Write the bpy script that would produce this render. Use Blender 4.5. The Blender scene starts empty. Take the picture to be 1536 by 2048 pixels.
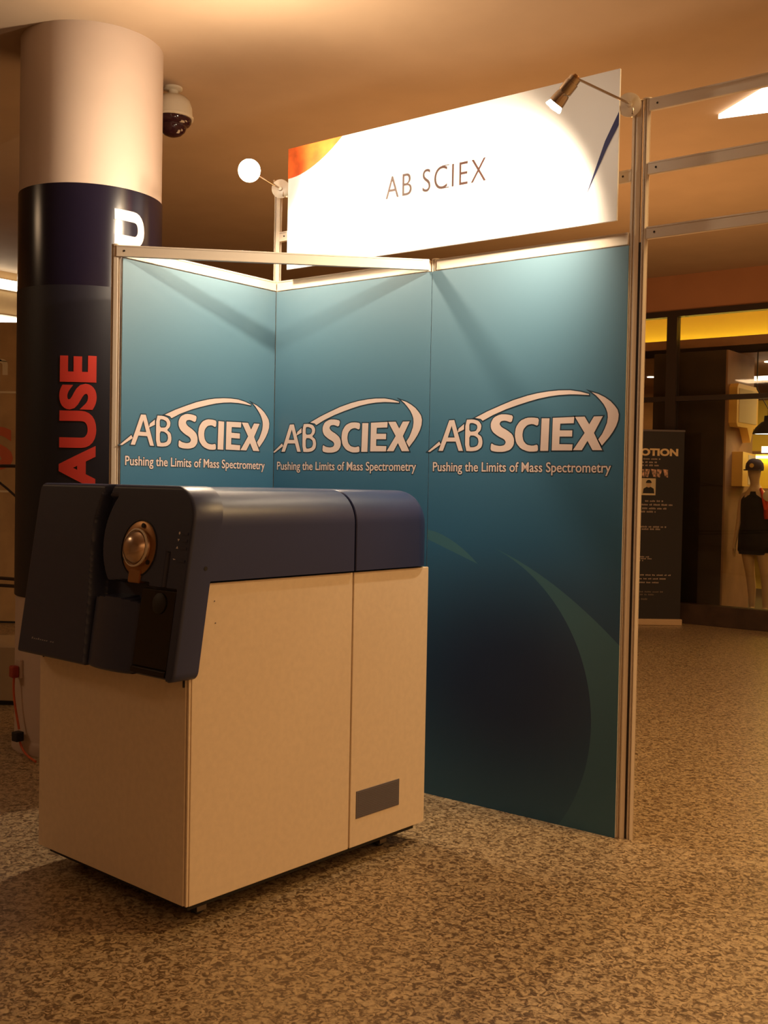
import bpy, bmesh, math, random
from mathutils import Vector, Matrix
random.seed(7)
PI = math.pi
sc = bpy.context.scene
C = bpy.context.scene.collection

# ------------------------------------------------------------------ camera, world, light, exposure
cam = bpy.data.cameras.new('camera'); cam_o = bpy.data.objects.new('camera', cam); C.objects.link(cam_o)
YAW, PITCH, ROLL, FPX = -0.66, -0.0265, 0.0185, 2119.0
fw = Vector((math.sin(YAW)*math.cos(PITCH), math.cos(YAW)*math.cos(PITCH), math.sin(PITCH)))
r0 = Vector((math.cos(YAW), -math.sin(YAW), 0)); u0 = r0.cross(fw)
rt = math.cos(ROLL)*r0+math.sin(ROLL)*u0; up = -math.sin(ROLL)*r0+math.cos(ROLL)*u0
m = Matrix((rt, up, -fw)).transposed().to_4x4(); m.translation = Vector((3.8839, -4.0494, 1.4531))
cam_o.matrix_world = m
cam.sensor_fit = 'VERTICAL'; cam.sensor_height = 24.0; cam.lens = FPX/2048*24.0
cam.clip_end = 200; sc.camera = cam_o

sc.view_settings.view_transform = 'Standard'; sc.view_settings.look = 'None'
sc.view_settings.gamma = 1; sc.view_settings.use_curve_mapping = False
sc.view_settings.exposure = 0.0

w = bpy.data.worlds.new('world'); sc.world = w; w.use_nodes = True
bg = w.node_tree.nodes['Background']; bg.inputs[0].default_value = (1.0, 0.52, 0.21, 1); bg.inputs[1].default_value = 0.9
_nt = w.node_tree; _tc = _nt.nodes.new('ShaderNodeTexCoord'); _sp = _nt.nodes.new('ShaderNodeSeparateXYZ'); _mr = _nt.nodes.new('ShaderNodeMapRange')
_nt.links.new(_tc.outputs['Generated'], _sp.inputs[0]); _nt.links.new(_sp.outputs[2], _mr.inputs[0])   # added ambient fill, as from an unseen atrium: brighter above than at eye level
_mr.inputs[1].default_value = 0.05; _mr.inputs[2].default_value = 0.40; _mr.inputs[3].default_value = 0.22; _mr.inputs[4].default_value = 1.10; _nt.links.new(_mr.outputs[0], bg.inputs[1])

def area(name, loc, rot, sx, sy, e, col, spread=PI):
    l = bpy.data.lights.new(name, 'AREA'); l.shape = 'RECTANGLE'; l.size = sx; l.size_y = sy; l.energy = e; l.color = col; l.spread = spread
    o = bpy.data.objects.new(name, l); o.location = loc; o.rotation_euler = rot; C.objects.link(o); return o
area('unseen_downlight', (3.9, 0.5, 3.76), (0, 0, 0), 0.7, 0.7, 95, (1.0, 0.64, 0.28))
area('unseen_downlight', (1.6, 3.4, 3.74), (0, 0, 0), 1.0, 1.0, 14, (1.0, 0.60, 0.22))  # unseen, supplies ambient light behind the booth
# added uplights, hidden behind the booth, to brighten the ceiling
area('hidden_fill_uplight', (-0.4, 1.7, 1.5), (PI, 0, 0), 1.6, 1.0, 34, (1.0, 0.54, 0.22))
area('hidden_fill_uplight', (0.5, 3.6, 1.5), (PI, 0, 0), 1.6, 1.6, 46, (1.0, 0.52, 0.20))
area('unseen_downlight', (-3.6, -4.2, 3.76), (0, 0, 0), 0.8, 0.8, 34, (1.0, 0.66, 0.38))  # added fill for the dark left side, no fixture seen
LAMP_E = (84.0, 135.0)
LAMP_COL = (1.0, 0.79, 0.55)

# ------------------------------------------------------------------ materials
def mat(name, col, rough=0.5, metal=0.0, spec=0.5, coat=0.0, noise=0.0, nscale=20, emit=None, estr=0.0, bump=0.0, bscale=200):
    M = bpy.data.materials.new(name); M.use_nodes = True; nt = M.node_tree; b = nt.nodes['Principled BSDF']
    b.inputs['Base Color'].default_value = (*col, 1); b.inputs['Roughness'].default_value = rough
    b.inputs['Metallic'].default_value = metal; b.inputs['Specular IOR Level'].default_value = spec
    b.inputs['Coat Weight'].default_value = coat
    tc = nt.nodes.new('ShaderNodeTexCoord')
    if noise:
        n = nt.nodes.new('ShaderNodeTexNoise'); n.inputs['Scale'].default_value = nscale; n.inputs['Detail'].default_value = 4
        nt.links.new(tc.outputs['Object'], n.inputs['Vector'])
        r = nt.nodes.new('ShaderNodeValToRGB')
        r.color_ramp.elements[0].position = 0.35; r.color_ramp.elements[1].position = 0.65
        r.color_ramp.elements[0].color = (*[c*(1-noise) for c in col], 1)
        r.color_ramp.elements[1].color = (*[min(1, c*(1+noise)) for c in col], 1)
        nt.links.new(n.outputs['Fac'], r.inputs['Fac']); nt.links.new(r.outputs['Color'], b.inputs['Base Color'])
    if bump:
        n2 = nt.nodes.new('ShaderNodeTexNoise'); n2.inputs['Scale'].default_value = bscale; n2.inputs['Detail'].default_value = 3
        nt.links.new(tc.outputs['Object'], n2.inputs['Vector'])
        bp = nt.nodes.new('ShaderNodeBump'); bp.inputs['Strength'].default_value = bump; bp.inputs['Distance'].default_value = 0.002
        nt.links.new(n2.outputs['Fac'], bp.inputs['Height']); nt.links.new(bp.outputs['Normal'], b.inputs['Normal'])
    if emit:
        b.inputs['Emission Color'].default_value = (*emit, 1); b.inputs['Emission Strength'].default_value = estr
    return M

def floor_mat():
    M = bpy.data.materials.new('terrazzo_floor'); M.use_nodes = True; nt = M.node_tree; N = nt.nodes; L = nt.links; b = N['Principled BSDF']
    tc = N.new('ShaderNodeTexCoord')
    n = N.new('ShaderNodeTexNoise'); n.inputs['Scale'].default_value = 46; n.inputs['Detail'].default_value = 2.5; n.inputs['Roughness'].default_value = 0.6; n.inputs['Distortion'].default_value = 1.2
    L.new(tc.outputs['Object'], n.inputs['Vector'])
    r = N.new('ShaderNodeValToRGB'); e = r.color_ramp.elements
    e[0].position = 0.36; e[0].color = (0.11, 0.065, 0.032, 1)
    e[1].position = 0.62; e[1].color = (0.47, 0.35, 0.20, 1)
    x = r.color_ramp.elements.new(0.45); x.color = (0.21, 0.14, 0.072, 1)
    x = r.color_ramp.elements.new(0.50); x.color = (0.345, 0.245, 0.135, 1)
    L.new(n.outputs['Fac'], r.inputs['Fac'])
    v = N.new('ShaderNodeTexVoronoi'); v.inputs['Scale'].default_value = 70
    L.new(tc.outputs['Object'], v.inputs['Vector'])
    mx = N.new('ShaderNodeMix'); mx.data_type = 'RGBA'; mx.blend_type = 'OVERLAY'; mx.inputs[0].default_value = 0.25
    sepc = N.new('ShaderNodeRGBToBW'); L.new(v.outputs['Color'], sepc.inputs[0])
    L.new(r.outputs['Color'], mx.inputs[6]); L.new(sepc.outputs[0], mx.inputs[7])
    L.new(mx.outputs[2], b.inputs['Base Color'])
    b.inputs['Roughness'].default_value = 0.36
    return M

def math_node(nt, op, a, b=None, clamp=False):
    n = nt.nodes.new('ShaderNodeMath'); n.operation = op; n.use_clamp = clamp
    for i, v in enumerate((a, b)):
        if v is None: continue
        if isinstance(v, (int, float)): n.inputs[i].default_value = v
        else: nt.links.new(v, n.inputs[i])
    return n.outputs[0]

def art_mat():
    """the printed backdrop: teal to navy with two pale crescents (object x = across the board, object z = height)"""
    M = bpy.data.materials.new('printed_backdrop'); M.use_nodes = True; nt = M.node_tree; N = nt.nodes; L = nt.links; b = N['Principled BSDF']
    tc = N.new('ShaderNodeTexCoord'); sp = N.new('ShaderNodeSeparateXYZ'); L.new(tc.outputs['Object'], sp.inputs[0])
    u, z = sp.outputs[0], sp.outputs[2]
    mn = lambda op, a, b=None, c=False: math_node(nt, op, a, b, c)
    rz = N.new('ShaderNodeValToRGB'); L.new(mn('DIVIDE', z, 2.45), rz.inputs[0]); e = rz.color_ramp.elements
    e[0].position = 0.0; e[0].color = (0.024, 0.095, 0.165, 1)
    e[1].position = 1.0; e[1].color = (0.135, 0.235, 0.305, 1)  # paler top of the print: lamp wash put into the colour
    for p_, c_ in ((0.25, (0.020, 0.09, 0.18)), (0.48, (0.030, 0.13, 0.255)), (0.70, (0.055, 0.165, 0.265)), (0.86, (0.095, 0.205, 0.29))):
        q = e.new(p_); q.color = (*c_, 1)
    # soft navy pool
    dx = mn('DIVIDE', mn('SUBTRACT', u, 0.45), 0.90); dz = mn('DIVIDE', mn('SUBTRACT', z, 0.58), 0.66)
    d = mn('SQRT', mn('ADD', mn('MULTIPLY', dx, dx), mn('MULTIPLY', dz, dz)))
    rn = N.new('ShaderNodeMapRange'); rn.interpolation_type = 'SMOOTHSTEP'; L.new(d, rn.inputs[0])
    rn.inputs[1].default_value = 0.15; rn.inputs[2].default_value = 1.15; rn.inputs[3].default_value = 1.0; rn.inputs[4].default_value = 0.0
    m1 = N.new('ShaderNodeMix'); m1.data_type = 'RGBA'; L.new(mn('MULTIPLY', rn.outputs[0], 0.93), m1.inputs[0]); L.new(rz.outputs[0], m1.inputs[6]); m1.inputs[7].default_value = (0.006, 0.018, 0.062, 1)
    # crescent
    ax = mn('SUBTRACT', u, 0.087); az = mn('SUBTRACT', z, 0.45)
    rr = mn('SQRT', mn('ADD', mn('MULTIPLY', ax, ax), mn('MULTIPLY', az, az)))
    outc = mn('GREATER_THAN', rr, 0.778)
    dd = mn('SUBTRACT', u, 0.366)
    f = mn('SUBTRACT', mn('SUBTRACT', 1.176, mn('MULTIPLY', dd, 0.334)), mn('MULTIPLY', mn('MULTIPLY', dd, dd), 0.434))
    cres = mn('MULTIPLY', mn('MULTIPLY', outc, mn('LESS_THAN', z, f)), mn('GREATER_THAN', u, 0.366))
    d2 = mn('SUBTRACT', 0.285, u)
    t2 = mn('ADD', 1.098, mn('SUBTRACT', mn('MULTIPLY', d2, 0.89), mn('MULTIPLY', mn('MULTIPLY', d2, d2), 1.33)))
    b2 = mn('ADD', 1.098, mn('MULTIPLY', d2, 0.355))
    c2 = mn('MULTIPLY', mn('MULTIPLY', mn('LESS_THAN', z, t2), mn('GREATER_THAN', z, b2)), mn('GREATER_THAN', d2, 0.0))
    cr = mn('MAXIMUM', cres, c2)
    fz = N.new('ShaderNodeMapRange'); L.new(z, fz.inputs[0]); fz.inputs[1].default_value = 0.0; fz.inputs[2].default_value = 0.9; fz.inputs[3].default_value = 0.35; fz.inputs[4].default_value = 1.0
    m2 = N.new('ShaderNodeMix'); m2.data_type = 'RGBA'; L.new(mn('MULTIPLY', mn('MULTIPLY', cr, 0.85), fz.outputs[0]), m2.inputs[0]); L.new(m1.outputs[2], m2.inputs[6]); m2.inputs[7].default_value = (0.055, 0.165, 0.21, 1)
    L.new(m2.outputs[2], b.inputs['Base Color']); b.inputs['Roughness'].default_value = 0.42
    return M

def glass_mat():
    M = bpy.data.materials.new('shop_glass'); M.use_nodes = True; nt = M.node_tree; N = nt.nodes; L = nt.links
    N.remove(N['Principled BSDF']); out = N['Material Output']
    t = N.new('ShaderNodeBsdfTransparent'); t.inputs[0].default_value = (0.93, 0.90, 0.84, 1)
    g = N.new('ShaderNodeBsdfGlossy'); g.inputs['Roughness'].default_value = 0.02
    f = N.new('ShaderNodeFresnel'); f.inputs[0].default_value = 1.5
    mx = N.new('ShaderNodeMixShader'); L.new(f.outputs[0], mx.inputs[0]); L.new(t.outputs[0], mx.inputs[1]); L.new(g.outputs[0], mx.inputs[2]); L.new(mx.outputs[0], out.inputs[0])
    return M

M_FLOOR = floor_mat(); M_ART = art_mat(); M_GLASS = glass_mat()
M_CEIL = mat('painted_ceiling', (0.42, 0.30, 0.20), 0.8, noise=0.03, nscale=3)
M_PILLAR = mat('pillar_paint', (0.50, 0.39, 0.32), 0.5, noise=0.02, nscale=5)
M_WRAP = mat('pillar_wrap_gloss', (0.008, 0.006, 0.016), 0.2)
M_WRAPM = mat('pillar_wrap_matte', (0.007, 0.006, 0.014), 0.5)
M_RED = mat('red_lettering', (0.62, 0.045, 0.030), 0.5)
M_WHITEL = mat('white_lettering', (0.85, 0.74, 0.66), 0.5)
M_ALU = mat('anodised_aluminium', (0.76, 0.67, 0.56), 0.5, metal=0.1)
M_SLOT = mat('dark_slot', (0.02, 0.013, 0.010), 0.6)
M_INFILL = mat('white_infill_sheet', (0.80, 0.76, 0.70), 0.5)
M_FOAM = mat('foam_board_edge', (0.85, 0.80, 0.74), 0.6)
M_PRINTW = mat('pale_print', (0.74, 0.60, 0.55), 0.5)
M_PRINTD = mat('dark_print_edge', (0.012, 0.035, 0.06), 0.5)
M_HEAD = mat('header_white', (0.90, 0.90, 0.90), 0.45)
M_ORANGE = mat('header_orange', (0.85, 0.13, 0.02), 0.45, noise=0.35, nscale=9)
M_HBLUE = mat('header_blue', (0.03, 0.035, 0.13), 0.45)
M_HTXT = mat('header_lettering', (0.06, 0.022, 0.016), 0.6)
M_BODY = mat('instrument_beige', (0.78, 0.64, 0.47), 0.48, noise=0.03, nscale=40, bump=0.12, bscale=350)
M_NAVY = mat('instrument_blue', (0.024, 0.036, 0.115), 0.34, spec=0.6, bump=0.15, bscale=500)
M_NAVYD = mat('instrument_blue_front', (0.030, 0.038, 0.090), 0.42, bump=0.1, bscale=500)
M_BLACK = mat('black_gloss', (0.010, 0.008, 0.010), 0.22)
M_BLACKM = mat('black_matte', (0.012, 0.011, 0.011), 0.6)
M_GREY = mat('vent_grey', (0.13, 0.115, 0.13), 0.6)
M_GOLD = mat('port_brass', (0.42, 0.22, 0.09), 0.38, metal=0.8)
M_STEEL = mat('port_steel', (0.62, 0.46, 0.34), 0.26, metal=0.9)
M_CHROME = mat('chrome', (0.62, 0.54, 0.46), 0.14, metal=1.0)
M_DISC = mat('pale_clamp_plastic', (0.66, 0.56, 0.45), 0.3)
M_ICON = mat('icon_print', (0.75, 0.72, 0.75), 0.5)
M_BULB = mat('lamp_glow', (1, 1, 1), 0.5, emit=(1, 0.86, 0.66), estr=60)
M_BULKHEAD = mat('bulkhead_paint', (0.42, 0.20, 0.10), 0.8, noise=0.05, nscale=2)
M_FRAME = mat('shop_frame', (0.030, 0.017, 0.012), 0.45)
M_PLINTH = mat('shop_plinth', (0.055, 0.030, 0.018), 0.5, noise=0.2, nscale=6)
M_SHOPDARK = mat('shop_dark_column', (0.035, 0.022, 0.014), 0.6, noise=0.2, nscale=5)
M_SHOPBROWN = mat('shop_brown_wall', (0.33, 0.19, 0.11), 0.7, noise=0.1, nscale=5)
M_SHOPYEL = mat('shop_yellow_wall', (0.80, 0.62, 0.10), 0.7)
M_SHOPFLOOR = mat('shop_floor_boards', (0.05, 0.03, 0.02), 0.5)
M_LED = mat('led_strip', (1, 1, 1), 0.5, emit=(1, 0.80, 0.15), estr=16)
M_TUBE = mat('tube_glow', (1, 1, 1), 0.5, emit=(1, 0.93, 0.74), estr=5)
M_CLIGHT = mat('ceiling_light_glow', (1, 1, 1), 0.5, emit=(1, 0.86, 0.66), estr=4)
M_SIGNY = mat('sign_yellow', (0.85, 0.55, 0.14), 0.5)
M_SKIN = mat('mannequin_skin', (0.62, 0.44, 0.26), 0.5)
M_CLOTH = mat('black_cloth', (0.008, 0.007, 0.008), 0.9)
M_CAP = mat('cap_cloth', (0.07, 0.045, 0.055), 0.85)
M_REDC = mat('red_cloth', (0.65, 0.06, 0.02), 0.8)
M_CREAM = mat('cream_cloth', (0.72, 0.62, 0.42), 0.8)
M_BANNER = mat('banner_black', (0.014, 0.010, 0.012), 0.5)
M_BTXT = mat('banner_gold', (0.80, 0.62, 0.36), 0.5)
M_BTXT2 = mat('banner_grey_text', (0.42, 0.33, 0.27), 0.5)
M_POSTER = mat('poster_paper', (0.46, 0.30, 0.14), 0.6, noise=0.12, nscale=4)
M_CABLE = mat('black_cable', (0.01, 0.008, 0.01), 0.5)
M_ORCABLE = mat('orange_cable', (0.55, 0.10, 0.03), 0.5)
M_DOME = mat('dome_smoke', (0.03, 0.008, 0.012), 0.08)
M_DOMEH = mat('dome_housing', (0.62, 0.55, 0.42), 0.45)

# ------------------------------------------------------------------ helpers
def link(name, me, m_, parent=None, smooth=False, mats=None):
    for mm in (mats or [m_]): me.materials.append(mm)
    if smooth:
        for p in me.polygons: p.use_smooth = True
        try: me.set_sharp_from_angle(angle=math.radians(38))
        except Exception: pass
    o = bpy.data.objects.new(name, me); C.objects.link(o)
    if parent is not None: o.parent = parent
    return o
def obj(name, bm, m_, parent=None, smooth=False, mats=None, loc=None):
    bmesh.ops.recalc_face_normals(bm, faces=bm.faces[:])
    me = bpy.data.meshes.new(name); bm.to_mesh(me); bm.free()
    o = link(name, me, m_, parent, smooth, mats)
    if loc: o.location = loc
    return o
def thing(name, label, cat, loc=(0, 0, 0), rotz=0, group=None):
    o = bpy.data.objects.new(name, None); C.objects.link(o); o.empty_display_size = 0.1
    o.location = loc; o.rotation_euler = (0, 0, rotz); tag(o, label, cat, group); return o
def tag(o, label, cat, group=None):
    o['label'] = label; o['category'] = cat
    if group: o['group'] = group
    return o
def struct(o):
    o['kind'] = 'structure'; return o
def BM(): return bmesh.new()
def box(bm, x0, x1, y0, y1, z0, z1, bev=0.0, seg=2, M=None, mi=0):
    t = bmesh.new(); bmesh.ops.create_cube(t, size=1)
    for v in t.verts: v.co = Vector((x0+(v.co.x+.5)*(x1-x0), y0+(v.co.y+.5)*(y1-y0), z0+(v.co.z+.5)*(z1-z0)))
    if bev: bmesh.ops.bevel(t, geom=t.edges[:], offset=bev, segments=seg, affect='EDGES', profile=0.5)
    if M is not None: bmesh.ops.transform(t, matrix=M, verts=t.verts[:])
    merge(bm, t, mi)
def merge(bm, t, mi=0):
    vm = {v: bm.verts.new(v.co) for v in t.verts}
    for f in t.faces:
        try:
            nf = bm.faces.new([vm[v] for v in f.verts]); nf.material_index = mi
        except ValueError: pass
    t.free()
def prism(bm, pts, h0, h1, axis='z', mi=0, M=None):
    """closed outline extruded along an axis; pts are the two other coordinates"""
    def P(a, b, h):
        return {'z': Vector((a, b, h)), 'y': Vector((a, h, b)), 'x': Vector((h, a, b))}[axis]
    t = bmesh.new()
    A = [t.verts.new(P(a, b, h0)) for a, b in pts]; B = [t.verts.new(P(a, b, h1)) for a, b in pts]
    n = len(pts); t.faces.new(A); t.faces.new(B[::-1])
    for i in range(n): t.faces.new((A[i], B[i], B[(i+1) % n], A[(i+1) % n]))
    if M is not None: bmesh.ops.transform(t, matrix=M, verts=t.verts[:])
    merge(bm, t, mi)
def frame_of(d):
    d = d.normalized(); a = Vector((0, 0, 1)) if abs(d.z) < .9 else Vector((1, 0, 0))
    x = d.cross(a).normalized(); y = d.cross(x).normalized(); return x, y
def lathe(bm, base, d, prof, n=32, mi=0, cap=True):
    """rings (r, h) about base + d*h"""
    base = Vector(base); d = Vector(d).normalized(); x, y = frame_of(d); rings = []
    for r, h in prof:
        if r < 1e-6: rings.append([bm.verts.new(base+d*h)])
        else: rings.append([bm.verts.new(base+d*h+(x*math.cos(2*PI*i/n)+y*math.sin(2*PI*i/n))*r) for i in range(n)])
    for A, B in zip(rings, rings[1:]):
        for i in range(n):
            j = (i+1) % n
            if len(A) == 1 and len(B) == 1: continue
            if len(A) == 1: f = bm.faces.new((A[0], B[i], B[j]))
            elif len(B) == 1: f = bm.faces.new((A[i], A[j], B[0]))
            else: f = bm.faces.new((A[i], A[j], B[j], B[i]))
            f.material_index = mi
    if cap:
        for R in (rings[0], rings[-1]):
            if len(R) > 2: bm.faces.new(R).material_index = mi
def tube(bm, pts, r, n=10):
    pts = [Vector(p) for p in pts]; rings = []; x = None
    for i, p in enumerate(pts):
        d = (pts[min(i+1, len(pts)-1)]-pts[max(i-1, 0)]).normalized()
        if x is None: x, y = frame_of(d)
        else: x = (x-d*x.dot(d)).normalized()
        y = d.cross(x)
        rr = r[i] if isinstance(r, (list, tuple)) else r
        rings.append([bm.verts.new(p+(x*math.cos(2*PI*k/n)+y*math.sin(2*PI*k/n))*rr) for k in range(n)])
    for A, B in zip(rings, rings[1:]):
        for k in range(n): bm.faces.new((A[k], A[(k+1) % n], B[(k+1) % n], B[k]))
    bm.faces.new(rings[0]); bm.faces.new(rings[-1][::-1])
def bez(p0, p1, p2, p3, n=14):
    p0, p1, p2, p3 = map(Vector, (p0, p1, p2, p3))
    return [p0*(1-t)**3+p1*3*t*(1-t)**2+p2*3*t*t*(1-t)+p3*t**3 for t in (i/n for i in range(n+1))]

def curve_mesh(cu):
    o = bpy.data.objects.new('tmp', cu); C.objects.link(o)
    dg = bpy.context.evaluated_depsgraph_get(); dg.update()
    me = bpy.data.meshes.new_from_object(o.evaluated_get(dg)); bpy.data.objects.remove(o)
    t = bmesh.new(); t.from_mesh(me); bpy.data.meshes.remove(me)
    bmesh.ops.remove_doubles(t, verts=t.verts[:], dist=1e-6); return t
def bounds(t):
    xs = [v.co.x for v in t.verts]; ys = [v.co.y for v in t.verts]; return min(xs), max(xs), min(ys), max(ys)
def text_bm(body, off=0.0, spacing=1.0):
    cu = bpy.data.curves.new('t', 'FONT'); cu.body = body; cu.size = 1; cu.offset = off; cu.space_character = spacing
    cu.resolution_u = 6; cu.fill_mode = 'FRONT'
    return curve_mesh(cu)
def fit(t, bb, x0, x1, y0, y1):
    for v in t.verts:
        v.co.x = x0+(v.co.x-bb[0])/(bb[1]-bb[0])*(x1-x0); v.co.y = y0+(v.co.y-bb[2])/(bb[3]-bb[2])*(y1-y0); v.co.z = 0
def stand(t, yd):                      # flat xy lettering to an upright print in the xz plane
    for v in t.verts: v.co = Vector((v.co.x, yd, v.co.y))
def poly_bm(loops, off=0.0):
    cu = bpy.data.curves.new('p', 'CURVE'); cu.dimensions = '2D'; cu.fill_mode = 'BOTH'; cu.offset = off
    for l in loops:
        s = cu.splines.new('POLY'); s.points.add(len(l)-1)
        for q, (a, b) in zip(s.points, l): q.co = (a, b, 0, 1)
        s.use_cyclic_u = True
    return curve_mesh(cu)
LOGO=[[(0.4484,1.7658),(0.4298,1.77),(0.4161,1.7716),(0.3939,1.7722),(0.3798,1.7698),(0.3598,1.7618),(0.3502,1.7544),(0.3415,1.74),(0.3388,1.7307),(0.3391,1.7172),(0.3416,1.7088),(0.3486,1.6972),(0.3563,1.6898),(0.3723,1.6792),(0.3845,1.6726),(0.4048,1.6636),(0.4131,1.658),(0.4177,1.6504),(0.4178,1.6453),(0.4136,1.6377),(0.4077,1.6343),(0.3944,1.6317),(0.384,1.6318),(0.366,1.6346),(0.3564,1.6375),(0.3459,1.6434),(0.3418,1.6387),(0.34,1.6187),(0.3452,1.6107),(0.3625,1.6068),(0.3764,1.6054),(0.401,1.6053),(0.4158,1.607),(0.4356,1.6123),(0.4458,1.6182),(0.4564,1.6306),(0.4603,1.6398),(0.4613,1.655),(0.4596,1.6645),(0.4535,1.6778),(0.4463,1.6859),(0.4306,1.6968),(0.4193,1.7033),(0.4013,1.712),(0.393,1.7177),(0.3861,1.7263),(0.3852,1.7317),(0.3895,1.7392),(0.3954,1.7423),(0.4087,1.7439),(0.4198,1.7424),(0.4399,1.7362),(0.4481,1.7402),(0.453,1.7583)],[(0.5784,1.7508),(0.5605,1.7535),(0.548,1.7543),(0.5287,1.754),(0.5159,1.7514),(0.4966,1.744),(0.4859,1.7359),(0.4732,1.7192),(0.468,1.7066),(0.465,1.6859),(0.4656,1.672),(0.4706,1.6511),(0.4771,1.6391),(0.4919,1.6238),(0.5041,1.6162),(0.5259,1.6086),(0.5396,1.606),(0.5589,1.6059),(0.5689,1.6065),(0.5795,1.6084),(0.5825,1.6146),(0.5808,1.6314),(0.575,1.6358),(0.5593,1.6321),(0.5483,1.632),(0.531,1.6351),(0.5218,1.6396),(0.5116,1.6498),(0.5071,1.6583),(0.5037,1.6734),(0.5034,1.6834),(0.5061,1.6985),(0.5106,1.7072),(0.5216,1.7182),(0.5305,1.7229),(0.5463,1.726),(0.5573,1.7249),(0.5746,1.7186),(0.5811,1.7232),(0.5836,1.7433)],[(0.5971,1.7497),(0.6357,1.7488),(0.6323,1.6087),(0.5936,1.6089)],[(0.6517,1.7502),(0.7543,1.7521),(0.7523,1.7254),(0.6882,1.7249),(0.6869,1.6961),(0.7463,1.6952),(0.7457,1.669),(0.6862,1.6698),(0.6857,1.6373),(0.7492,1.6356),(0.7472,1.61),(0.6497,1.6105)],[(0.7577,1.752),(0.8027,1.7521),(0.8248,1.7191),(0.8457,1.7517),(0.8863,1.7519),(0.8475,1.6827),(0.8868,1.6106),(0.8428,1.6108),(0.8186,1.65),(0.7929,1.611),(0.7512,1.6112),(0.8044,1.6834)],[(0.0562,1.6113),(0.1132,1.7517),(0.141,1.7524),(0.1918,1.6107),(0.1682,1.6108),(0.1513,1.6536),(0.0995,1.6542),(0.0805,1.6112)],[(0.1071,1.6726),(0.1453,1.6721),(0.1273,1.7264)],[(0.2033,1.639),(0.2026,1.724),(0.2105,1.7525),(0.2347,1.7532),(0.249,1.7519),(0.2676,1.7476),(0.2769,1.7423),(0.2864,1.7304),(0.2889,1.722),(0.2869,1.7085),(0.2825,1.7008),(0.2713,1.6913),(0.2722,1.6854),(0.2862,1.6775),(0.2922,1.6697),(0.2962,1.6541),(0.2964,1.6445),(0.2931,1.6309),(0.2875,1.6236),(0.2739,1.6151),(0.2632,1.6116),(0.2448,1.6093),(0.2316,1.609),(0.2106,1.6103)],[(0.2277,1.7364),(0.2393,1.737),(0.2475,1.7355),(0.2606,1.7306),(0.2656,1.7259),(0.2677,1.717),(0.2666,1.711),(0.2613,1.7022),(0.2526,1.6988),(0.2317,1.6976),(0.2246,1.705),(0.224,1.7284)],[(0.2306,1.6802),(0.2469,1.68),(0.2562,1.6776),(0.2679,1.6709),(0.2727,1.6647),(0.2753,1.6531),(0.2747,1.6459),(0.2703,1.6363),(0.265,1.6318),(0.2536,1.628),(0.2451,1.6267),(0.2312,1.6268),(0.2262,1.6375),(0.2254,1.6696)],[(-0.005,1.6083),(0.0592,1.6546),(0.0676,1.6412),(0.0073,1.6069)],[(0.1606,1.6942),(0.1657,1.7125),(0.195,1.7329),(0.1956,1.7087)],[(0.2542,1.7596),(0.3185,1.787),(0.3855,1.8106),(0.4514,1.8326),(0.5234,1.8502),(0.5731,1.8589),(0.6292,1.8648),(0.6777,1.8672),(0.7325,1.8657),(0.7799,1.8578),(0.8201,1.8466),(0.8203,1.8424),(0.7667,1.8468),(0.7329,1.8486),(0.6782,1.8476),(0.6298,1.8432),(0.5808,1.8357),(0.5312,1.8249),(0.4738,1.8104),(0.4156,1.7939),(0.3491,1.7702),(0.2952,1.7457),(0.285,1.7543)],[(0.8332,1.8539),(0.863,1.845),(0.8927,1.8308),(0.9191,1.8133),(0.9389,1.7937),(0.9522,1.7768),(0.9578,1.7578),(0.9558,1.7342),(0.9475,1.7108),(0.934,1.6873),(0.9165,1.6639),(0.885,1.6297),(0.8679,1.6555),(0.885,1.6774),(0.8962,1.6998),(0.9059,1.7234),(0.9092,1.7471),(0.9074,1.765),(0.9005,1.783),(0.8896,1.8012),(0.8735,1.8196),(0.8533,1.8394)]]
# ------------------------------------------------------------------ the hall
CEIL = 3.79
b = BM(); box(b, -16, 16, -12, 14, -0.1, 0); struct(obj('floor', b, M_FLOOR))
b = BM(); box(b, -7.2, 5.2, -9, 7.3, CEIL, CEIL+0.1); struct(obj('ceiling', b, M_CEIL))
# shop front bulkhead and the brown wall beyond the left side
SY = 7.05
b = BM(); box(b, -7.0, 6, SY+0.02, SY+0.22, 3.40, CEIL); struct(obj('wall_back', b, M_BULKHEAD))
b = BM(); box(b, -7.15, -7.0, -10, 12, 0, CEIL); struct(obj('wall_left', b, mat('left_wall_paint', (0.52, 0.33, 0.15), 0.7, noise=0.06, nscale=2)))

b = BM(); box(b, -7.15, 16, -9.1, -9.0, 0, CEIL); struct(obj('wall_light_block', b, mat('light_block_paint', (0.45, 0.34, 0.24), 0.8)))  # unseen wall added behind the camera to cut and bounce front light
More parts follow.
